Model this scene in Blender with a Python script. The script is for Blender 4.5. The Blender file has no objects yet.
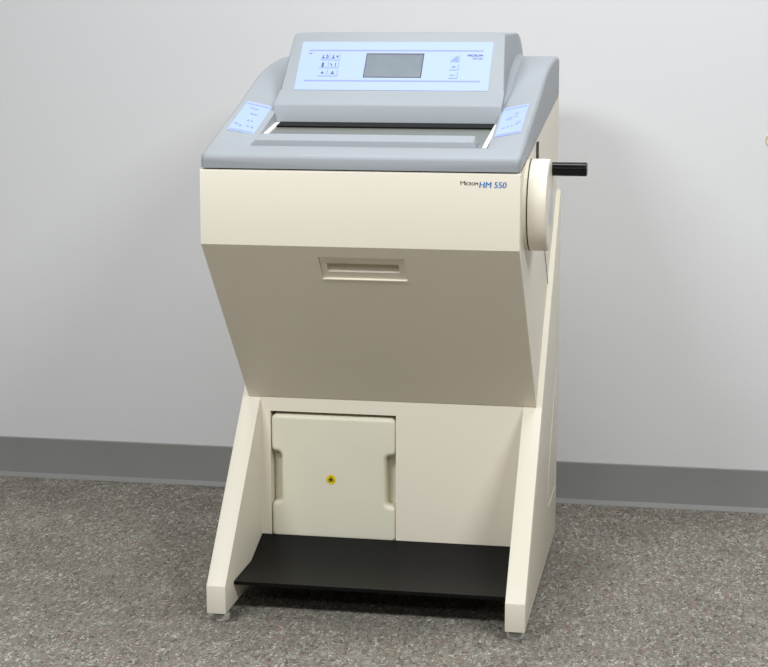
import bpy, bmesh, math
from mathutils import Vector, Matrix

S = bpy.context.scene
COL = S.collection

# ------------------------------------------------------------------ materials
def mat(name, rgb, rough=0.5, spec=0.5, metal=0.0, noise=None, bump=None, trans=0.0, sss=0.0, coat=0.0):
    m = bpy.data.materials.new(name); m.use_nodes = True
    nt = m.node_tree; b = nt.nodes['Principled BSDF']
    b.inputs['Base Color'].default_value = (*rgb, 1)
    b.inputs['Roughness'].default_value = rough
    b.inputs['Specular IOR Level'].default_value = spec
    b.inputs['Metallic'].default_value = metal
    b.inputs['Transmission Weight'].default_value = trans
    b.inputs['Coat Weight'].default_value = coat
    if sss:
        b.inputs['Subsurface Weight'].default_value = sss
        b.inputs['Subsurface Radius'].default_value = (0.02, 0.018, 0.012)
        b.inputs['Subsurface Scale'].default_value = 1.0
    tc = nt.nodes.new('ShaderNodeTexCoord')
    if noise:
        sc, amt = noise
        n = nt.nodes.new('ShaderNodeTexNoise'); n.inputs['Scale'].default_value = sc
        n.inputs['Detail'].default_value = 4
        nt.links.new(tc.outputs['Object'], n.inputs['Vector'])
        mr = nt.nodes.new('ShaderNodeMapRange')
        mr.inputs['From Min'].default_value = 0.3; mr.inputs['From Max'].default_value = 0.7
        mr.inputs['To Min'].default_value = 1 - amt; mr.inputs['To Max'].default_value = 1 + amt
        nt.links.new(n.outputs['Fac'], mr.inputs['Value'])
        mx = nt.nodes.new('ShaderNodeVectorMath'); mx.operation = 'SCALE'
        mx.inputs[0].default_value = rgb
        nt.links.new(mr.outputs['Result'], mx.inputs['Scale'])
        nt.links.new(mx.outputs['Vector'], b.inputs['Base Color'])
    if bump:
        sc, st, dist = bump
        n2 = nt.nodes.new('ShaderNodeTexNoise'); n2.inputs['Scale'].default_value = sc
        n2.inputs['Detail'].default_value = 3
        nt.links.new(tc.outputs['Object'], n2.inputs['Vector'])
        bp = nt.nodes.new('ShaderNodeBump'); bp.inputs['Strength'].default_value = st
        bp.inputs['Distance'].default_value = dist
        nt.links.new(n2.outputs['Fac'], bp.inputs['Height'])
        nt.links.new(bp.outputs['Normal'], b.inputs['Normal'])
    return m

M = {}
M['beige'] = mat('cream_powder_coat', (0.84, 0.78, 0.655), 0.42, 0.4, noise=(3, 0.012), bump=(900, 0.08, 0.0004))
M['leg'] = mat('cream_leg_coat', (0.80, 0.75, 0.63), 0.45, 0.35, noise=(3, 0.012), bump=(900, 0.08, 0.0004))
M['grey'] = mat('grey_plastic', (0.345, 0.37, 0.395), 0.5, 0.4, noise=(4, 0.015), bump=(1200, 0.06, 0.0003))
M['black'] = mat('black_textured_steel', (0.005, 0.005, 0.005), 0.4, 0.13, noise=(40, 0.2), bump=(700, 0.25, 0.0006))
M['gapshade'] = mat('black_gap_shade', (0.006, 0.006, 0.006), 0.6, 0.2)
M['knob'] = mat('black_glossy_plastic', (0.004, 0.004, 0.005), 0.2, 0.35)
M['seam'] = mat('dark_seam', (0.035, 0.033, 0.04), 0.6, 0.2)
M['groove'] = mat('shallow_groove', (0.30, 0.28, 0.24), 0.6, 0.2)
M['tank'] = mat('milky_polyethylene', (0.765, 0.735, 0.595), 0.45, 0.4, sss=0.12, noise=(9, 0.02))
M['chamber'] = mat('brushed_chamber_steel', (0.30, 0.31, 0.29), 0.4, 0.5, 0.3)
M['glass'] = mat('grey_green_glass', (0.22, 0.235, 0.205), 0.22, 0.35, trans=0.2)
M['white'] = mat('white_plastic', (0.82, 0.79, 0.77), 0.4, 0.4)
M['decal'] = mat('pale_blue_foil', (0.385, 0.49, 0.80), 0.45, 0.35)
M['violet'] = mat('violet_ink', (0.30, 0.34, 0.68), 0.5, 0.2)
M['ink'] = mat('dark_violet_ink', (0.10, 0.11, 0.28), 0.5, 0.2)
M['keygrey'] = mat('grey_violet_ink', (0.27, 0.33, 0.56), 0.5, 0.2)
M['lcd'] = mat('lcd_glass', (0.125, 0.16, 0.185), 0.3, 0.3, noise=(22, 0.12))
M['lcdedge'] = mat('lcd_edge', (0.06, 0.045, 0.07), 0.4, 0.3)
M['txtblack'] = mat('black_ink', (0.03, 0.03, 0.04), 0.5, 0.2)
M['txtblue'] = mat('blue_ink', (0.06, 0.25, 0.62), 0.5, 0.2)
M['footgrey'] = mat('pale_grey_nylon', (0.50, 0.50, 0.46), 0.35, 0.5)
M['yellow'] = mat('yellow_foil', (0.78, 0.60, 0.01), 0.45, 0.4)
M['warnink'] = mat('warning_ink', (0.05, 0.04, 0.01), 0.5, 0.2)
M['disc'] = mat('grey_white_disc', (0.62, 0.66, 0.70), 0.4, 0.4)
M['ring'] = mat('pale_yellow_plastic', (0.72, 0.62, 0.40), 0.5, 0.4)
M['wall'] = mat('painted_wall', (0.76, 0.76, 0.772), 0.75, 0.25, noise=(1.2, 0.008), bump=(260, 0.12, 0.0008))
M['base'] = mat('grey_vinyl_baseboard', (0.272, 0.272, 0.262), 0.55, 0.4, noise=(2.5, 0.06))

def carpet():
    m = bpy.data.materials.new('speckled_carpet'); m.use_nodes = True
    nt = m.node_tree; b = nt.nodes['Principled BSDF']
    b.inputs['Roughness'].default_value = 0.95
    b.inputs['Specular IOR Level'].default_value = 0.05
    tc = nt.nodes.new('ShaderNodeTexCoord')
    ns = nt.nodes.new('ShaderNodeTexNoise'); ns.inputs['Scale'].default_value = 90; ns.inputs['Detail'].default_value = 2
    nt.links.new(tc.outputs['Object'], ns.inputs['Vector'])
    mp = nt.nodes.new('ShaderNodeMapping'); mp.inputs['Scale'].default_value = (1.0, 0.42, 1.0)
    nt.links.new(tc.outputs['Object'], mp.inputs['Vector'])
    ad = nt.nodes.new('ShaderNodeMixRGB'); ad.blend_type = 'ADD'; ad.inputs['Fac'].default_value = 0.02
    nt.links.new(mp.outputs['Vector'], ad.inputs['Color1']); nt.links.new(ns.outputs['Color'], ad.inputs['Color2'])
    v = nt.nodes.new('ShaderNodeTexVoronoi'); v.inputs['Scale'].default_value = 285
    nt.links.new(ad.outputs['Color'], v.inputs['Vector'])
    sep = nt.nodes.new('ShaderNodeSeparateColor'); nt.links.new(v.outputs['Color'], sep.inputs['Color'])
    r = nt.nodes.new('ShaderNodeValToRGB'); r.color_ramp.interpolation = 'CONSTANT'
    cols = [(0.0, (0.140, 0.130, 0.108)), (0.10, (0.225, 0.213, 0.178)), (0.32, (0.290, 0.271, 0.228)),
            (0.55, (0.300, 0.200, 0.168)), (0.63, (0.335, 0.313, 0.262)), (0.84, (0.44, 0.425, 0.365)), (0.95, (0.60, 0.58, 0.51))]
    e = r.color_ramp.elements
    e[0].position, e[0].color = cols[0][0], (*cols[0][1], 1)
    e[1].position, e[1].color = cols[1][0], (*cols[1][1], 1)
    for p, c in cols[2:]:
        q = e.new(p); q.color = (*c, 1)
    nt.links.new(sep.outputs['Red'], r.inputs['Fac'])
    n2 = nt.nodes.new('ShaderNodeTexNoise'); n2.inputs['Scale'].default_value = 7; n2.inputs['Detail'].default_value = 5
    nt.links.new(tc.outputs['Object'], n2.inputs['Vector'])
    mr = nt.nodes.new('ShaderNodeMapRange')
    mr.inputs['From Min'].default_value = 0.3; mr.inputs['From Max'].default_value = 0.7
    mr.inputs['To Min'].default_value = 0.67; mr.inputs['To Max'].default_value = 0.86
    nt.links.new(n2.outputs['Fac'], mr.inputs['Value'])
    mx = nt.nodes.new('ShaderNodeVectorMath'); mx.operation = 'SCALE'
    nt.links.new(r.outputs['Color'], mx.inputs[0]); nt.links.new(mr.outputs['Result'], mx.inputs['Scale'])
    nt.links.new(mx.outputs['Vector'], b.inputs['Base Color'])
    bp = nt.nodes.new('ShaderNodeBump'); bp.inputs['Strength'].default_value = 0.4; bp.inputs['Distance'].default_value = 0.002
    nt.links.new(v.outputs['Distance'], bp.inputs['Height']); bp.invert = True
    nt.links.new(bp.outputs['Normal'], b.inputs['Normal'])
    return m
M['carpet'] = carpet()

# ------------------------------------------------------------------ helpers
def link(name, bm, materials, parent=None, smooth=35):
    bmesh.ops.remove_doubles(bm, verts=bm.verts, dist=1e-6)
    bmesh.ops.recalc_face_normals(bm, faces=bm.faces)
    me = bpy.data.meshes.new(name); bm.to_mesh(me); bm.free()
    for k in (materials if isinstance(materials, (list, tuple)) else [materials]):
        me.materials.append(M[k])
    if smooth:
        me.shade_smooth(); me.set_sharp_from_angle(angle=math.radians(smooth))
    o = bpy.data.objects.new(name, me); COL.objects.link(o)
    if parent: o.parent = parent
    return o

def face(bm, pts, mi=0):
    f = bm.faces.new([bm.verts.new(p) for p in pts]); f.material_index = mi
    return f

def box(bm, a, b, mi=0):
    x0, y0, z0 = a; x1, y1, z1 = b
    v = [bm.verts.new(p) for p in ((x0,y0,z0),(x1,y0,z0),(x1,y1,z0),(x0,y1,z0),(x0,y0,z1),(x1,y0,z1),(x1,y1,z1),(x0,y1,z1))]
    fs = [bm.faces.new([v[i] for i in f]) for f in ((0,3,2,1),(4,5,6,7),(0,1,5,4),(1,2,6,5),(2,3,7,6),(3,0,4,7))]
    for f in fs: f.material_index = mi
    return fs

def prism(bm, prof, x0, x1, skip=()):
    """profile of (y, z) points extruded along x; skip = profile edges left open"""
    a = [bm.verts.new((x0, y, z)) for y, z in prof]
    b = [bm.verts.new((x1, y, z)) for y, z in prof]
    bm.faces.new(a); bm.faces.new(b[::-1])
    n = len(prof)
    for i in range(n):
        if i in skip: continue
        j = (i + 1) % n
        bm.faces.new((a[j], a[i], b[i], b[j]))

def bevel_sharp(bm, w, seg=3, ang=20):
    bmesh.ops.recalc_face_normals(bm, faces=bm.faces)
    es = [e for e in bm.edges if len(e.link_faces) == 2 and e.calc_face_angle(0) > math.radians(ang)]
    bmesh.ops.bevel(bm, geom=es, offset=w, segments=seg, profile=0.5, affect='EDGES', clamp_overlap=True)

def loft(bm, rings, cap=True):
    vs = [[bm.verts.new(p) for p in r] for r in rings]
    n = len(vs[0])
    for a, b in zip(vs, vs[1:]):
        for i in range(n):
            j = (i + 1) % n
            bm.faces.new((a[i], a[j], b[j], b[i]))
    if cap:
        bm.faces.new(vs[0][::-1]); bm.faces.new(vs[-1])

def lathe_x(bm, prof, cy, cz, n=64, mi=0):
    """profile of (x, r) revolved about the x axis through (cy, cz)"""
    rings = []
    for x, r in prof:
        rings.append([bm.verts.new((x, cy + r*math.cos(2*math.pi*k/n), cz + r*math.sin(2*math.pi*k/n))) for k in range(n)] if r > 1e-6
                     else [bm.verts.new((x, cy, cz))])
    _skin(bm, rings, n, mi)

def lathe_z(bm, prof, cx, cy, n=32, mi=0):
    rings = []
    for z, r in prof:
        rings.append([bm.verts.new((cx + r*math.cos(2*math.pi*k/n), cy + r*math.sin(2*math.pi*k/n), z)) for k in range(n)] if r > 1e-6
                     else [bm.verts.new((cx, cy, z))])
    _skin(bm, rings, n, mi)

def _skin(bm, rings, n, mi):
    for a, b in zip(rings, rings[1:]):
        for k in range(n):
            l = (k + 1) % n
            if len(a) == 1 and len(b) == 1: continue
            if len(a) == 1: f = bm.faces.new((a[0], b[k], b[l]))
            elif len(b) == 1: f = bm.faces.new((a[k], a[l], b[0]))
            else: f = bm.faces.new((a[k], a[l], b[l], b[k]))
            f.material_index = mi

def interp(tab, y):
    if y <= tab[0][0]: return tab[0][1]
    for (a, p), (b, q) in zip(tab, tab[1:]):
        if y <= b: return p + (q - p) * (y - a) / (b - a)
    return tab[-1][1]

FLARE = [(0.0, -0.0029), (0.318, 0.0020), (0.70, 0.0045)]

class Patch:
    """thin printed patches on a surface: f(u, v) -> point, nrm = outward normal"""
    def __init__(s, f, nrm): s.f, s.n = f, Vector(nrm).normalized()
    def p(s, u, v, h): return Vector(s.f(u, v)) + s.n * h
    def poly(s, bm, uv, h0, h1, mi=0):
        lo = [bm.verts.new(s.p(u, v, h0)) for u, v in uv]
        hi = [bm.verts.new(s.p(u, v, h1)) for u, v in uv]
        n = len(uv)
        fs = [bm.faces.new(hi), bm.faces.new(lo[::-1])]
        for i in range(n):
            j = (i + 1) % n
            fs.append(bm.faces.new((lo[i], lo[j], hi[j], hi[i])))
        for f in fs: f.material_index = mi
    def rect(s, bm, u0, v0, u1, v1, h0, h1, mi=0):
        s.poly(bm, ((u0, v0), (u1, v0), (u1, v1), (u0, v1)), h0, h1, mi)

def text_bm(body, shear=0.0):
    cu = bpy.data.curves.new('lettering_source', 'FONT'); cu.body = body
    cu.shear = shear; cu.resolution_u = 4
    ob = bpy.data.objects.new('lettering_source', cu); COL.objects.link(ob)
    bpy.context.view_layer.update()
    me = bpy.data.meshes.new_from_object(ob.evaluated_get(bpy.context.evaluated_depsgraph_get()))
    bm = bmesh.new(); bm.from_mesh(me)
    bpy.data.objects.remove(ob); bpy.data.curves.remove(cu); bpy.data.meshes.remove(me)
    return bm

def put_text(dst, body, u0, u1, v0, v1, patch, h, bold=0.0, shear=0.0):
    t = text_bm(body, shear)
    xs = [v.co.x for v in t.verts]; ys = [v.co.y for v in t.verts]
    ax, bx, ay, by = min(xs), max(xs), min(ys), max(ys)
    mp = {}
    for v in t.verts:
        mp[v] = dst.verts.new(patch.p(u0 + (v.co.x-ax)/(bx-ax)*(u1-u0), v0 + (v.co.y-ay)/(by-ay)*(v1-v0), h))
    for f in t.faces: dst.faces.new([mp[v] for v in f.verts])
    if bold:
        for sgn in (-1, 1):
            mq = {v: dst.verts.new(mp[v].co + patch.n*0.00004*(2+sgn) + (Vector(patch.f(1, 0)) - Vector(patch.f(0, 0))).normalized()*bold*sgn) for v in t.verts}
            for f in t.faces: dst.faces.new([mq[v] for v in f.verts])
    t.free()

# ------------------------------------------------------------------ the room
YW = 1.003
bm = bmesh.new(); box(bm, (-3.2, YW, 0.0), (3.2, YW+0.1, 2.7))
o = link('wall_back', bm, 'wall', smooth=0); o['kind'] = 'structure'
bm = bmesh.new(); box(bm, (-3.2, -5.5, -0.08), (3.2, YW+0.1, 0.0))
o = link('floor', bm, 'carpet', smooth=0); o['kind'] = 'structure'
bm = bmesh.new()
prof = [(YW, 0), (YW-0.0125, 0), (YW-0.0125, 0.0012), (YW-0.0118, 0.0024), (YW-0.0050, 0.0096), (YW-0.0040, 0.0110), (YW-0.0035, 0.0135),
        (YW-0.0035, 0.0985), (YW-0.0025, 0.1005), (YW, 0.1010)]
prism(bm, prof, -3.2, 3.2)
o = link('baseboard_back', bm, 'base', smooth=24); o['kind'] = 'structure'

# small pale yellow ring hanging on the wall at the frame's right edge
bm = bmesh.new()
R_, r_ = 0.011, 0.0016
nu, nv = 40, 10
g = [[bm.verts.new((0.7475 + (R_ + r_*math.cos(b))*math.cos(a), YW - r_ + 0.0008 + r_*math.sin(b), 0.866 + 1.15*(R_ + r_*math.cos(b))*math.sin(a)))
      for b in [2*math.pi*j/nv for j in range(nv)]] for a in [2*math.pi*i/nu for i in range(nu)]]
for i in range(nu):
    for j in range(nv):
        bm.faces.new((g[i][j], g[(i+1) % nu][j], g[(i+1) % nu][(j+1) % nv], g[i][(j+1) % nv]))
o = link('ring', bm, 'ring')
o['label'] = 'small pale yellow ring stuck to the grey wall at the far right edge'; o['category'] = 'ring'

# ------------------------------------------------------------------ the cryostat
root = bpy.data.objects.new('cryostat', None); COL.objects.link(root)
root.location = (0, 0.35, 0); root.empty_display_size = 0.2
root['label'] = 'cream and grey floor-standing laboratory cryostat with hand crank and black foot shelf'
root['category'] = 'lab machine'
RT = Vector(root.location)
def part(name, bm, m, parent=root, smooth=35, label=None):
    """geometry is written in room coordinates; the root stands at RT"""
    if name in ('upper_body', 'sloping_front_panel', 'top_cover', 'side_slot', 'side_seam'):
        for v in bm.verts:          # the right flank flares slightly towards the back
            if v.co.x > 0.27: v.co.x += interp(FLARE, v.co.y)
    bmesh.ops.translate(bm, verts=bm.verts, vec=-RT)
    o = link(name, bm, m, parent, smooth)
    if label: o['label'] = label
    return o

H = 0.29          # half width of the body
OUT = 0.3031      # outer face of the legs
INN = 0.2658      # inner face of the legs
YR = 0.70         # back
YP = 0.3197       # recessed lower front
def zl(y): return 0.8705 + 0.154*y

# upper body: prism open at the top (the cover and chamber close it)
SL = Vector((0, 0.318, -0.349)).normalized()      # down the sloping front
SN = Vector((0, -0.349, -0.318)).normalized()     # its outward normal
D = 0.012
bm = bmesh.new()
top0 = zl(0.0) - 0.0025
c = 0.0035
prof = [(0.0, 0.733), (0.0, top0-c), (0.001, top0-c*0.3), (c, top0), (0.02, top0), (0.02, zl(0.02)-0.002), (YR, zl(YR)-0.001), (YR, 0.384),
        (0.318+D*1.35, 0.384), (-SN.y*D*0.0 + 0.0 + 0.0165, 0.733)]
prism(bm, prof, -H, H, skip=(5, 8))
part('upper_body', bm, 'beige')
# note: the sloping plate closes the front between the band and the cabinet

# sloping lower front with a pocket for the pull
O0 = Vector((0, 0, 0.733))
L = (Vector((0, 0.318, 0.384)) - O0).length
def slope(u, s, h=0.0): return Vector((u, 0, 0)) + O0 + SL*s + SN*h
hx, s0, s1 = 0.0785, 0.0292, 0.0920
bm = bmesh.new()
us = (-H, -hx, hx, H); ss = (0.0, s0, s1, L)
for i in range(3):
    for j in range(3):
        if i == 1 and j == 1: continue
        face(bm, [slope(us[i], ss[j]), slope(us[i+1], ss[j]), slope(us[i+1], ss[j+1]), slope(us[i], ss[j+1])])
# side edges and back edge of the plate
for sx in (-H, H):
    face(bm, [slope(sx, 0), slope(sx, L), (sx, 0.318+D*1.35, 0.384), (sx, 0.0165, 0.733)])
face(bm, [slope(-H, L), slope(H, L), (H, 0.318+D*1.35, 0.384), (-H, 0.318+D*1.35, 0.384)])
# pocket
pd = -0.034
for (a, b) in (((-hx, s0), (hx, s0)), ((hx, s0), (hx, s1)), ((hx, s1), (-hx, s1)), ((-hx, s1), (-hx, s0))):
    face(bm, [slope(*a), slope(*b), slope(*b, pd), slope(*a, pd)])
face(bm, [slope(-hx, s0, pd), slope(hx, s0, pd), slope(hx, s1, pd), slope(-hx, s1, pd)])
slope_panel = part('sloping_front_panel', bm, 'beige', smooth=0)
# recessed pull: bezel with a finger slot
bm = bmesh.new()
gap = 0.0008
a0, a1, b0, b1 = -hx+gap, hx-gap, s0+gap, s1-gap
i0, i1, j0, j1 = -0.0665, 0.0662, s0+0.020, s0+0.0435
zf = -0.003
uu = (a0, i0, i1, a1); sv = (b0, j0, j1, b1)
for i in range(3):
    for j in range(3):
        if i == 1 and j == 1: continue
        face(bm, [slope(uu[i], sv[j], zf), slope(uu[i+1], sv[j], zf), slope(uu[i+1], sv[j+1], zf), slope(uu[i], sv[j+1], zf)])
# slot: deep at the top, running out to a rounded lip at the bottom
sec = [(j0, zf), (j0-0.004, -0.031), (j0+0.016, -0.031), (j0+0.0185, -0.014), (j0+0.0210, -0.0065), (j1, zf)]
for (sa, ha), (sb, hb_) in zip(sec, sec[1:]):
    face(bm, [slope(i0, sa, ha), slope(i1, sa, ha), slope(i1, sb, hb_), slope(i0, sb, hb_)])
for ux in (i0, i1):
    face(bm, [slope(ux, s_, h_) for s_, h_ in sec])
# raised rim along the bottom and thin rims beside
P_sl = Patch(lambda u, v: slope(u, v), SN)
P_sl.rect(bm, a0-0.0010, s1-0.0018, a1+0.0010, s1+0.0008, -0.004, 0.0010)
pull = part('pull_handle', bm, 'beige', slope_panel)

# lower cabinet with the open bay
ox0, ox1, oz0, oz1 = -0.2459, 0.0120, 0.0900, 0.3544
bm = bmesh.new()
for (x0, x1, z0, z1) in ((-INN, ox0, 0.03, 0.384), (ox1, INN, 0.03, 0.384), (ox0, ox1, oz1, 0.384), (ox0, ox1, 0.03, oz0)):
    face(bm, [(x0, YP, z0), (x1, YP, z0), (x1, YP, z1), (x0, YP, z1)])
bd = YP + 0.27
face(bm, [(ox0, YP, oz0), (ox1, YP, oz0), (ox1, bd, oz0), (ox0, bd, oz0)])
face(bm, [(ox0, YP, oz1), (ox1, YP, oz1), (ox1, bd, oz1), (ox0, bd, oz1)])
face(bm, [(ox0, YP, oz0), (ox0, bd, oz0), (ox0, bd, oz1), (ox0, YP, oz1)])
face(bm, [(ox1, YP, oz0), (ox1, bd, oz0), (ox1, bd, oz1), (ox1, YP, oz1)])
face(bm, [(ox0, bd, oz0), (ox1, bd, oz0), (ox1, bd, oz1), (ox0, bd, oz1)])
face(bm, [(-INN, YP, 0.03), (INN, YP, 0.03), (INN, YR, 0.03), (-INN, YR, 0.03)])
face(bm, [(-INN, YR, 0.03), (INN, YR, 0.03), (INN, YR, 0.384), (-INN, YR, 0.384)])
for sx in (-INN, INN):
    face(bm, [(sx, YP, 0.03), (sx, YR, 0.03), (sx, YR, 0.384), (sx, YP, 0.384)])
part('base_cabinet', bm, 'beige', smooth=0)

# side legs
lp = [(0.036, 0.0205), (0.036, 0.0752), (0.684, 0.7757), (0.700, 0.7757), (0.705, 0.0205)]
for s in (-1, 1):
    bm = bmesh.new()
    prism(bm, lp, s*INN, s*OUT)
    bevel_sharp(bm, 0.0012, 2)
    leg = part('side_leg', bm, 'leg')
    # shallow pressed outline on the outer face
    q = [(0.500, 0.128), (0.664, 0.128), (0.664, 0.395), (0.640, 0.400), (0.493, 0.205), (0.489, 0.150)]
    bm = bmesh.new()
    xa, xb = s*(OUT-0.0005), s*(OUT+0.0007)
    cy, cz = 0.59, 0.23
    qi = [(cy+(y-cy)*0.955, cz+(z-cz)*0.965) for y, z in q]
    n = len(q)
    ro = [[bm.verts.new((x, y, z)) for y, z in ring] for x, ring in ((xa, q), (xb, q), (xb, qi), (xa, qi))]
    for A, B in zip(ro, ro[1:]):
        for i in range(n):
            bm.faces.new((A[i], A[(i+1) % n], B[(i+1) % n], B[i]))
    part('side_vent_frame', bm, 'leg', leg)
    for fy in (0.066, 0.665):
        bm = bmesh.new()
        fx = s*(OUT+INN)/2 - (0.001 if s > 0 else -0.002)
        lathe_z(bm, [(0, 0), (0, 0.0135), (0.002, 0.0163), (0.0110, 0.0166), (0.0138, 0.0145), (0.0146, 0.0070), (0.021, 0.0060), (0.021, 0)], fx, fy)
        part('levelling_foot', bm, 'footgrey', leg, label='pale grey levelling foot')

# black foot shelf: flat front, kinked up at the back
bm = bmesh.new()
t = 0.0022
sp = [(0.0954, 0.0605), (0.0954, 0.0672), (0.2286, 0.0672), (YP-0.0015, 0.0967), (YP-0.0015, 0.0943), (0.2290, 0.0672-t), (0.0975, 0.0672-t), (0.0975, 0.0605)]
prism(bm, sp, -INN+0.0006, INN-0.0006)
part('foot_shelf', bm, 'black', smooth=20, label='black steel foot shelf')

# ------------------------------------------------------------------ grey top cover
ZU = [(0.0, 0.8885), (0.0025, 0.8935), (0.007, 0.8968), (0.014, 0.8988), (0.07, 0.9148), (0.13, 0.9345), (0.209, 0.9575), (0.2742, 0.9775), (0.34, 0.9985), (0.41, 1.0215),
      (0.46, 1.0335), (0.50, 1.0405), (0.55, 1.0475), (0.60, 1.0525), (0.65, 1.0555), (0.69, 1.0562), (0.7, 1.0535)]
TL = [(0.0, 0.0), (0.02, 0.03), (0.067, 0.11), (0.11, 0.20), (0.14, 0.235), (0.29, 0.235), (0.36, 0.17), (0.45, 0.07), (0.56, 0.0), (0.8, 0.0)]
def zarm(x, y):
    d = max(0.0, 0.286 - abs(x))
    return interp(ZU, y) - interp(TL, y)*d
XIS = {-1: 0.2175, 1: 0.2225}
ys = [0.0, 0.0025, 0.007, 0.014] + [0.03, 0.05, 0.067, 0.09, 0.11, 0.125, 0.14, 0.17, 0.2, 0.23, 0.26, 0.29, 0.32, 0.35, 0.38, 0.41, 0.44, 0.47, 0.5, 0.54, 0.58, 0.62, 0.66, 0.69, 0.7]
FI = {0.0: 0.0055, 0.0025: 0.0025, 0.007: 0.0006}
Y0 = 0.0012
bm = bmesh.new()
ys = [y for y in ys if y != 0.067]
ys = sorted(ys + [0.0645, 0.0668, 0.0680, 0.0681])
for s in (-1, 1):
    rings = []
    XI = XIS[s]; XW = XI - 0.0035
    for y in ys:
        k = FI.get(y, 0.0)
        hx_ = H - 0.0006 - k
        zi = zarm(0.2225, y); zb_ = zl(y)
        zo = zarm(0.281, y)
        w = min(0.009, (zo - zb_)*0.5)
        if y < 0.06805:
            dz = {0.0668: 0.0008, 0.0680: 0.0035}.get(y, 0.0)
            inner = [(0, zb_), (0, zi-dz), (XI-0.002, zi-dz), (XI, zi)]
        else:
            inner = [(XW, zb_), (XW, max(zb_+0.001, zi-0.005)), (XW+0.0008, zi-0.0018), (XI, zi)]
        pts = inner + [(0.25, zarm(0.25, y)), (hx_-0.010, zarm(0.280, y)),
               (hx_-0.0055, zarm(0.2845, y)-0.0006), (hx_-0.0022, zo-w*0.28), (hx_-0.0005, zo-w*0.6), (hx_, zo-w), (hx_, zb_)]
        rings.append([(s*x, y + Y0, z) for x, z in pts])
    loft(bm, rings)
bmesh.ops.delete(bm, geom=[f for f in bm.faces if all(abs(v.co.x) < 1e-6 for v in f.verts)], context='FACES_ONLY')
part('top_cover', bm, 'grey', smooth=32)

# console rising out of the cover
bm = bmesh.new()
cp_ = [(0.2590, 0.9395), (0.2640, 0.9690), (0.2655, 0.9720), (0.2690, 0.9745), (0.290, 0.9835), (0.305, 0.9905), (0.3165, 0.9975), (0.4140, 1.1015), (0.4180, 1.1047), (0.4235, 1.1060), (0.64, 1.1060), (0.668, 1.1032),
       (0.690, 1.0965), (0.707, 1.0850), (0.718, 1.0700), (0.721, 1.055), (0.710, 0.985), (0.30, 0.925), (0.266, 0.925)]
def half(z, ins=0.0): return interp([(0.985, 0.2222), (1.10, 0.2118)], z) - ins
yc_, zc_ = 0.48, 1.01
def ring_(k, ins, d):
    out = []
    for y, z in cp_:
        v = Vector((y-yc_, z-zc_)); l = v.length
        v = v*(1 - d/l) if z > 1.02 else v
        out.append((k*(half(z) - ins - (0.005*max(0, min(1, (1.10-z)/0.115)) if k < 0 else 0)), v.x+yc_, v.y+zc_))
    return out
loft(bm, [ring_(-1, 0, 0.006), ring_(-1, 0.0018, 0.0022), ring_(-1, 0.006, 0), ring_(1, 0.006, 0), ring_(1, 0.0018, 0.0022), ring_(1, 0, 0.006)])
# cove between the console sides and the arms
for s in (-1, 1):
    strip = []
    for y in [0.30, 0.33, 0.36, 0.40, 0.44, 0.48, 0.52, 0.56, 0.60, 0.65, 0.70]:
        r = interp([(0.30, 0.002), (0.36, 0.012), (0.5, 0.016), (0.7, 0.012)], y)
        zb_ = zarm(0.225, y)
        row = []
        for k in range(7):
            a = math.pi/2*k/6
            x0_ = half(zb_ + r) - 0.001 - (0.003 if s < 0 else 0)
            xx = x0_ + r - r*math.cos(math.pi/2 - a) if False else x0_ + r*(1-math.cos(a))
            zz = zarm(xx, y) + r*(1-math.sin(a)) + 0.0002
            row.append(bm.verts.new((s*xx, y, zz)))
        strip.append(row)
    for A, B in zip(strip, strip[1:]):
        for i in range(6): bm.faces.new((A[i], A[i+1], B[i+1], B[i]))
part('console_housing', bm, 'grey', smooth=30)

# control foil on the console face
al = math.atan2(0.0970, 0.0910)
CU = Vector((0, math.cos(al), math.sin(al))); CN = Vector((0, -math.sin(al), math.cos(al)))
CO = Vector((0, 0.3165, 0.9975))
PC = Patch(lambda u, v: CO + Vector((u, 0, 0)) + CU*v, CN)
V0 = 0.0008
bm = bmesh.new()
PC.rect(bm, -0.190, V0-0.001, 0.190, 0.1245, -0.0004, 0.0008)
foil = part('control_panel', bm, 'decal', smooth=0, label='pale blue control panel')
for v in (0.1018, 0.0235):
    bm = bmesh.new(); PC.rect(bm, -0.1735, v-0.0016, 0.1725, v+0.0016, 0.0006, 0.0011)
    part('stripe', bm, 'violet', foil, 0)
bm = bmesh.new()
PC.rect(bm, -0.0575, 0.0320, 0.0570, 0.0942, 0.0006, 0.0013, 1)
PC.rect(bm, -0.0558, 0.0332, 0.0550, 0.0910, 0.0010, 0.0016, 0)
part('display', bm, ['lcd', 'lcdedge'], foil, 0, label='grey display screen')

def key(u, v, w, h, glyph, faint=False):
    bm = bmesh.new()
    m = 0.0012
    PC.rect(bm, u-w/2, v-h/2, u+w/2, v+h/2, 0.0006, 0.0010, 0)
    PC.rect(bm, u+w/2-m, v-h/2, u+w/2, v+h/2, 0.0009, 0.0013, 1)
    PC.rect(bm, u-w/2, v-h/2, u+w/2, v-h/2+m, 0.0009, 0.0013, 1)
    for poly in glyph:
        PC.poly(bm, [(u+a*w, v+b*h) for a, b in poly], 0.0009, 0.0014, 2)
    part('key', bm, ['decal', 'keygrey', 'keygrey' if faint else 'ink'], foil, 0)
def R(a, b, c_, d): return [(a, b), (c_, b), (c_, d), (a, d)]
def T(x, y, r, up=1): return [(x-r, y-r*0.7*up), (x+r, y-r*0.7*up), (x, y+r*up)] if up > 0 else [(x, y-r), (x+r, y+r*0.7), (x-r, y+r*0.7)]
kw, kh = 0.0185, 0.0165
key(-0.1390, 0.0845, kw, kh, [T(-0.22, -0.1, 0.2), R(-0.26, 0, -0.18, 0.36), R(0.12, -0.3, 0.22, 0.1), R(0.08, 0.2, 0.26, 0.34), R(0.27, -0.2, 0.33, 0.2)])
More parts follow.
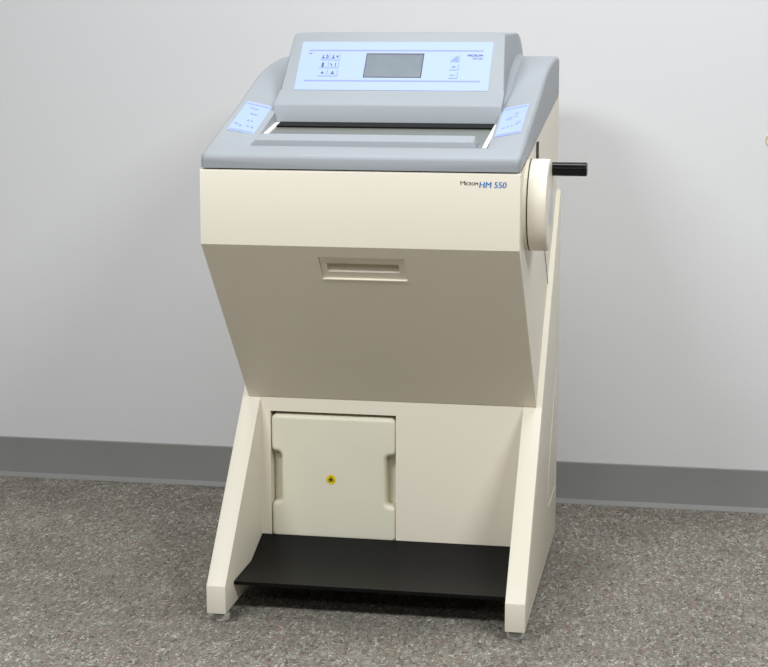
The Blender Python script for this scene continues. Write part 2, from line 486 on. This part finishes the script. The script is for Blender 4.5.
key(-0.1190, 0.0845, kw, kh, [T(-0.22, -0.1, 0.2), R(-0.26, 0, -0.18, 0.36), R(0.10, 0.02, 0.34, 0.12), R(0.16, -0.12, 0.26, 0.28)])
key(-0.1390, 0.0640, kw, kh, [R(-0.25, -0.34, -0.02, 0.34), ])
key(-0.1190, 0.0640, kw, kh, [[(-0.42, 0.2), (-0.34, 0.26), (-0.14, -0.2), (-0.22, -0.26)], R(0.10, -0.3, 0.18, 0.12), R(0.08, 0.2, 0.2, 0.33)])
key(-0.1390, 0.0430, kw, kh, [T(-0.04, 0.05, 0.2)])
key(-0.1190, 0.0430, kw, kh, [T(-0.02, -0.02, 0.22), R(-0.07, 0.1, 0.03, 0.3)])
key(0.1185, 0.0815, 0.0175, 0.0165, [[(-0.42, -0.3), (0.36, -0.3), (0.36, 0.3), (0.1, 0.34), (-0.05, 0.1)], ], True)
key(0.1190, 0.0600, 0.0175, 0.0165, [R(-0.32, -0.05, 0.2, 0.08), R(-0.12, -0.2, 0.0, 0.2)], True)
key(0.1190, 0.0390, 0.0175, 0.0165, [T(-0.2, 0.0, 0.18), R(0.02, -0.08, 0.2, 0.06)], True)
bm = bmesh.new()
put_text(bm, 'MICROM', 0.1426, 0.1722, 0.0868, 0.0922, PC, 0.0012, bold=0.0002)
put_text(bm, 'HM 550', 0.1535, 0.1722, 0.0790, 0.0836, PC, 0.0012)
part('lettering', bm, 'ink', foil, 0)
bm = bmesh.new(); PC.rect(bm, -0.1728, 0.0930, -0.1665, 0.0945, 0.0008, 0.0012)
part('status_mark', bm, 'ink', foil, 0)

# foils on the two arms
def arm_patch(s):
    def f(u, v):          # u 0 outer..1 inner, v 0 front..1 back
        x = 0.2735 + (0.2252 - 0.2735)*u
        y = (0.1272 + (0.1345 - 0.1272)*u)*(1-v) + (0.2790 + (0.2820 - 0.2790)*u)*v
        return Vector((s*x, y + Y0*0.5, zarm(x, y)))
    return Patch(f, (-s*0.22, -0.26, 1.0))
def strip_poly(P, bm, u0, v0, u1, v1, h0, h1, mi=0, n=8):
    for k in range(n):
        a = v0 + (v1-v0)*k/n; b = v0 + (v1-v0)*(k+1)/n
        P.rect(bm, u0, a, u1, b, h0, h1, mi)
for s, glyphs, lab in ((-1, [(0.45, 0.80, 0.34, .05), (0.55, 0.62, 0.30, .05), (0.5, 0.40, 0.10, .07), (0.64, 0.40, 0.08, .07), (0.16, 0.24, 0.16, .06),
                             (0.34, 0.20, 0.10, .08), (0.62, 0.22, 0.12, .06), (0.80, 0.20, 0.10, .09)], 'pale blue keypad foil on left arm'),
                       (1, [(0.40, 0.72, 0.14, .05), (0.66, 0.56, 0.22, .05), (0.50, 0.62, 0.40, .02), (0.28, 0.34, 0.12, .07), (0.46, 0.30, 0.08, .06),
                            (0.60, 0.28, 0.06, .06), (0.76, 0.26, 0.10, .06), (0.20, 0.40, 0.12, .05)], 'pale blue keypad foil on right arm')):
    P = arm_patch(s)
    bm = bmesh.new(); strip_poly(P, bm, 0, 0, 1, 1, 0.0002, 0.0010)
    kf = part('keypad_foil', bm, 'decal', smooth=0, label=lab)
    for v in (0.045, 0.93):
        bm = bmesh.new(); P.rect(bm, 0.06, v-0.014, 0.94, v+0.014, 0.0010, 0.0014)
        part('stripe', bm, 'violet', kf, 0)
    for (u, v, w, h_) in glyphs:
        bm = bmesh.new()
        # each pictogram: a bar, a dot and an arrow head
        P.rect(bm, u-w/2, v-h_*0.18, u+w*0.18, v+h_*0.18, 0.0010, 0.0014)
        P.poly(bm, [(u+w*0.12, v-h_*0.5), (u+w*0.5, v), (u+w*0.12, v+h_*0.5)], 0.0010, 0.0014)
        P.rect(bm, u-w*0.44, v+h_*0.32, u-w*0.25, v+h_*0.55, 0.0010, 0.0014)
        part('pictogram', bm, 'keygrey', kf, 0)

# chamber, glass, handle bar, rails
def zg(y): return 0.8943 + 0.16*y
bm = bmesh.new()
cx_, ya, yb = 0.218, 0.07, 0.40
for pts in ([(-cx_, ya, 0.75), (cx_, ya, 0.75), (cx_, yb, 0.75), (-cx_, yb, 0.75)],
            [(-cx_, ya, 0.75), (cx_, ya, 0.75), (cx_, ya, zg(ya)-0.006), (-cx_, ya, zg(ya)-0.006)],
            [(-cx_, yb, 0.75), (cx_, yb, 0.75), (cx_, yb, zg(yb)-0.03), (-cx_, yb, zg(yb)-0.03)],
            [(-cx_, ya, 0.75), (-cx_, yb, 0.75), (-cx_, yb, zg(yb)-0.03), (-cx_, ya, zg(ya)-0.006)],
            [(cx_, ya, 0.75), (cx_, yb, 0.75), (cx_, yb, zg(yb)-0.03), (cx_, ya, zg(ya)-0.006)]):
    face(bm, pts)
part('chamber', bm, 'chamber', smooth=0)
PG = Patch(lambda u, v: Vector((u, v, zg(v))), (0, -0.16, 1))
bm = bmesh.new(); PG.rect(bm, -0.2175, 0.0695, 0.2175, 0.30, -0.0045, -0.0005)
glass = part('window_pane', bm, 'glass', smooth=0, label='grey-green sliding glass window')
bm = bmesh.new()
def bar_ring(x, t):
    return [(x, y, zg(y)+h) for y, h in ((0.0730, 0.0), (0.0745+t, 0.0097-t), (0.0757+t, 0.0109-t), (0.1085, 0.0142-t), (0.1107, 0.0122-t), (0.1118, 0.0))]
def sheared(x, k, t):
    return [(px + k*(pz - zg(py)), py, pz) for px, py, pz in bar_ring(x, t)]
loft(bm, [sheared(-0.2130, 0.7, 0.0012), sheared(-0.2115, 0.7, 0.0), sheared(0.1970, -0.4, 0.0), sheared(0.1990, -0.4, 0.0012)])
part('window_handle', bm, 'grey', glass, smooth=25, label='grey handle bar')
for s in (-1, 1):
    bm = bmesh.new()
    PG.rect(bm, 0.2106 if s > 0 else -0.2135, 0.0695 if s > 0 else 0.113, 0.2186 if s > 0 else -0.2035, 0.262, -0.0005, 0.0022)
    part('guide_rail', bm, 'white', smooth=0, label='white guide rail')
bm = bmesh.new(); PG.rect(bm, -0.2033, 0.226, 0.2104, 0.27, -0.0004, 0.0030)  # dark gap under the console lip, its shade painted as a black strip
part('gap_shade_strip', bm, 'gapshade', smooth=0, label='black strip painted as shade under the console lip')

# ------------------------------------------------------------------ front lettering
PF = Patch(lambda u, v: Vector((u, 0, v)), (0, -1, 0))
bm = bmesh.new()
put_text(bm, 'M', 0.1822, 0.1905, 0.8472, 0.8545, PF, 0.0006)
put_text(bm, 'ICROM', 0.1915, 0.2130, 0.8472, 0.8527, PF, 0.0006, bold=0.0001)
part('lettering', bm, 'txtblack', smooth=0, label='black lettering')
bm = bmesh.new()
put_text(bm, 'HM 550', 0.2155, 0.2630, 0.8432, 0.8536, PF, 0.0006, bold=0.00028, shear=0.12)
part('lettering', bm, 'txtblue', smooth=0, label='blue lettering')

# ------------------------------------------------------------------ right side: slot, seam, crank wheel
bm = bmesh.new()
box(bm, (H-0.001, 0.255, 0.866), (H+0.0008, 0.284, 0.9055))
part('side_slot', bm, 'seam', smooth=0, label='dark side slot')
bm = bmesh.new()
PS = Patch(lambda u, v: Vector((H, u, v)), (1, 0, 0))
PS.poly(bm, [(0.300, 0.815), (0.303, 0.815), (0.5285, 0.5925), (0.5255, 0.5925)], -0.0005, 0.0005)
part('side_seam', bm, 'groove', smooth=0)

WY, WZ, WR = 0.117, 0.8028, 0.0828
bm = bmesh.new()
lathe_x(bm, [(0.2960, 0), (0.2960, WR), (0.3258, WR), (0.3282, WR-0.0010), (0.3296, WR-0.0040), (0.3300, WR-0.012), (0.3300, 0)], WY, WZ, 96)
wheel = part('crank_wheel', bm, 'beige', label='cream crank wheel')
bm = bmesh.new()
lathe_x(bm, [(0.2942, 0), (0.2942, WR+0.0003), (0.2962, WR+0.0003), (0.2962, 0)], WY, WZ, 96)
part('wheel_seal', bm, 'seam', wheel, label='dark ring behind wheel')
bm = bmesh.new()
lathe_x(bm, [(0.2875, 0), (0.2875, WR-0.0010), (0.2943, WR-0.0010), (0.2943, 0)], WY, WZ, 96)
part('wheel_mount', bm, 'beige', wheel)
bm = bmesh.new()
lathe_x(bm, [(0.3297, 0), (0.3297, 0.034), (0.3307, 0.033), (0.3309, 0)], WY+0.006, WZ-0.004, 48)
part('hub_cover', bm, 'disc', wheel, label='pale grey hub disc')
bm = bmesh.new()
lathe_x(bm, [(0.3290, 0), (0.3290, 0.0125), (0.3900, 0.0127), (0.3922, 0.0120), (0.3932, 0.0100), (0.3932, 0)], 0.147, 0.8655, 40)
part('crank_knob', bm, 'knob', wheel, label='black crank grip')

# ------------------------------------------------------------------ tank in the bay
tank = bpy.data.objects.new('waste_tank', None); COL.objects.link(tank)
tx0, tx1, tz0, tz1 = -0.2448, 0.0112, 0.0902, 0.3475
tank.location = ((tx0+tx1)/2, 0.45, tz0)
tank['label'] = 'milky white plastic tank with side grips in the bay under the machine'
tank['category'] = 'tank'
TT = Vector(tank.location)
ty0, ty1 = 0.3188, 0.56
nz0, nz1, nd = 0.166, 0.2705, 0.0205
def arc(cx, cz, r, a0, a1, n=5):
    return [(cx + r*math.cos(math.radians(a0+(a1-a0)*k/n)), cz + r*math.sin(math.radians(a0+(a1-a0)*k/n))) for k in range(n+1)]
r1 = 0.0115; r2 = 0.0098
out = []
out += arc(tx0+r1, tz0+r1, r1, 180, 270); out += arc(tx1-r1, tz0+r1, r1, 270, 360)
out += arc(tx1-r2, nz0-r2, r2, 0, 90); out += arc(tx1-nd+r2, nz0+r2, r2, 270, 180)
out += arc(tx1-nd+r2, nz1-r2, r2, 180, 90); out += arc(tx1-r2, nz1+r2, r2, 270, 360)
out += arc(tx1-r1, tz1-r1, r1, 0, 90); out += arc(tx0+r1, tz1-r1, r1, 90, 180)
out += arc(tx0+r2, nz1+r2, r2, 180, 270); out += arc(tx0+nd-r2, nz1-r2, r2, 90, 0)
out += arc(tx0+nd-r2, nz0+r2, r2, 0, -90); out += arc(tx0+r2, nz0-r2, r2, 90, 180)
def inset(pts, d):
    n = len(pts); res = []
    for i in range(n):
        a = Vector(pts[i-1]); b = Vector(pts[i]); c_ = Vector(pts[(i+1) % n])
        t_ = (c_-a); t_ = t_.normalized() if t_.length > 0 else Vector((1, 0))
        nn = Vector((-t_.y, t_.x))
        res.append(tuple(b + nn*d))
    return res
bm = bmesh.new()
rings = []
RF = 0.0085
steps = [(RF+0.0008, ty0)] + [(RF*(1-math.sin(math.pi/2*k/5)), ty0 + RF*(1-math.cos(math.pi/2*k/5))) for k in range(6)] + [(0.0, ty0+0.032)]
for d, y in steps:
    rings.append([(x, y, z) for x, z in inset(out, d)])
# behind the grips the tank is full width again
full = [((tx0 if x < (tx0+tx1)/2 else tx1) if nz0-r2-1e-6 <= z <= nz1+r2+1e-6 else x, z) for x, z in out]
for y in (ty0+0.032, ty1):
    rings.append([(x, y, z) for x, z in full])
vs = [[bm.verts.new(p) for p in r] for r in rings]
n = len(out)
for A, B in zip(vs, vs[1:]):
    for i in range(n): bm.faces.new((A[i], A[(i+1) % n], B[(i+1) % n], B[i]))
bm.faces.new(vs[0]); bm.faces.new(vs[-1][::-1])
bmesh.ops.translate(bm, verts=bm.verts, vec=-TT)
body = link('tank_body', bm, 'tank', tank, 40)
# warning disc
bm = bmesh.new()
PT = Patch(lambda u, v: Vector((u, ty0, v)) - TT, (0, -1, 0))
lx, lz, lr = -0.1209, 0.2170, 0.0098
PT.poly(bm, arc(lx, lz, lr, 0, 360, 40)[:-1], -0.0002, 0.0006, 0)
for dx, dz in ((-0.30, -0.22), (0.30, -0.22), (0, 0.32)):
    PT.poly(bm, arc(lx+dx*lr, lz+dz*lr, lr*0.33, 0, 360, 20)[:-1], 0.0004, 0.0008, 1)
    PT.poly(bm, arc(lx+dx*1.25*lr, lz+dz*1.25*lr, lr*0.15, 0, 360, 14)[:-1], 0.0006, 0.0011, 0)
wl = link('warning_label', bm, ['yellow', 'warnink'], tank, 0); wl['label'] = 'round yellow warning label'

# ------------------------------------------------------------------ light
w = bpy.data.worlds.new('world'); S.world = w; w.use_nodes = True
bg = w.node_tree.nodes['Background']
bg.inputs['Color'].default_value = (1.0, 0.95, 0.84, 1); bg.inputs['Strength'].default_value = 0.09

def area(name, loc, size, power, target, col=(1, 1, 1)):
    l = bpy.data.lights.new(name, 'AREA'); l.shape = 'RECTANGLE'; l.size, l.size_y = size; l.energy = power; l.color = col
    o = bpy.data.objects.new(name, l); COL.objects.link(o); o.location = loc
    o.rotation_euler = (Vector(target) - Vector(loc)).to_track_quat('-Z', 'Y').to_euler()
    return o
LAMP = (0.95, 0.975, 1.0)
area('ceiling_lamp', (2.1, -2.1, 2.65), (1.2, 0.6), 92, (2.1, -2.09, 0), LAMP)
area('ceiling_lamp', (-1.1, -2.2, 2.65), (1.2, 0.6), 86, (-1.1, -2.19, 0), LAMP)
area('ceiling_lamp', (0.4, 0.1, 2.65), (2.4, 0.6), 38, (0.4, 0.11, 0), LAMP)
area('ceiling_lamp', (0.2, -4.4, 2.65), (2.4, 0.6), 34, (0.2, -4.39, 0), LAMP)

# ------------------------------------------------------------------ camera
F = 1731.4495; PITCH = 0.17879; YAW = 0.18096; ROLL = -0.00019
cam = bpy.data.cameras.new('camera'); co = bpy.data.objects.new('camera', cam); COL.objects.link(co)
co.location = (0.59505, -2.99912, 1.13016)
co.rotation_euler = (math.pi/2 - PITCH, 0, YAW)
cam.sensor_fit = 'HORIZONTAL'; cam.sensor_width = 36.0; cam.lens = 36.0*F/768
cam.clip_start = 0.05
S.camera = co
S.view_settings.view_transform = 'Standard'; S.view_settings.look = 'None'
S.view_settings.gamma = 1; S.view_settings.use_curve_mapping = False
S.view_settings.exposure = 0.02
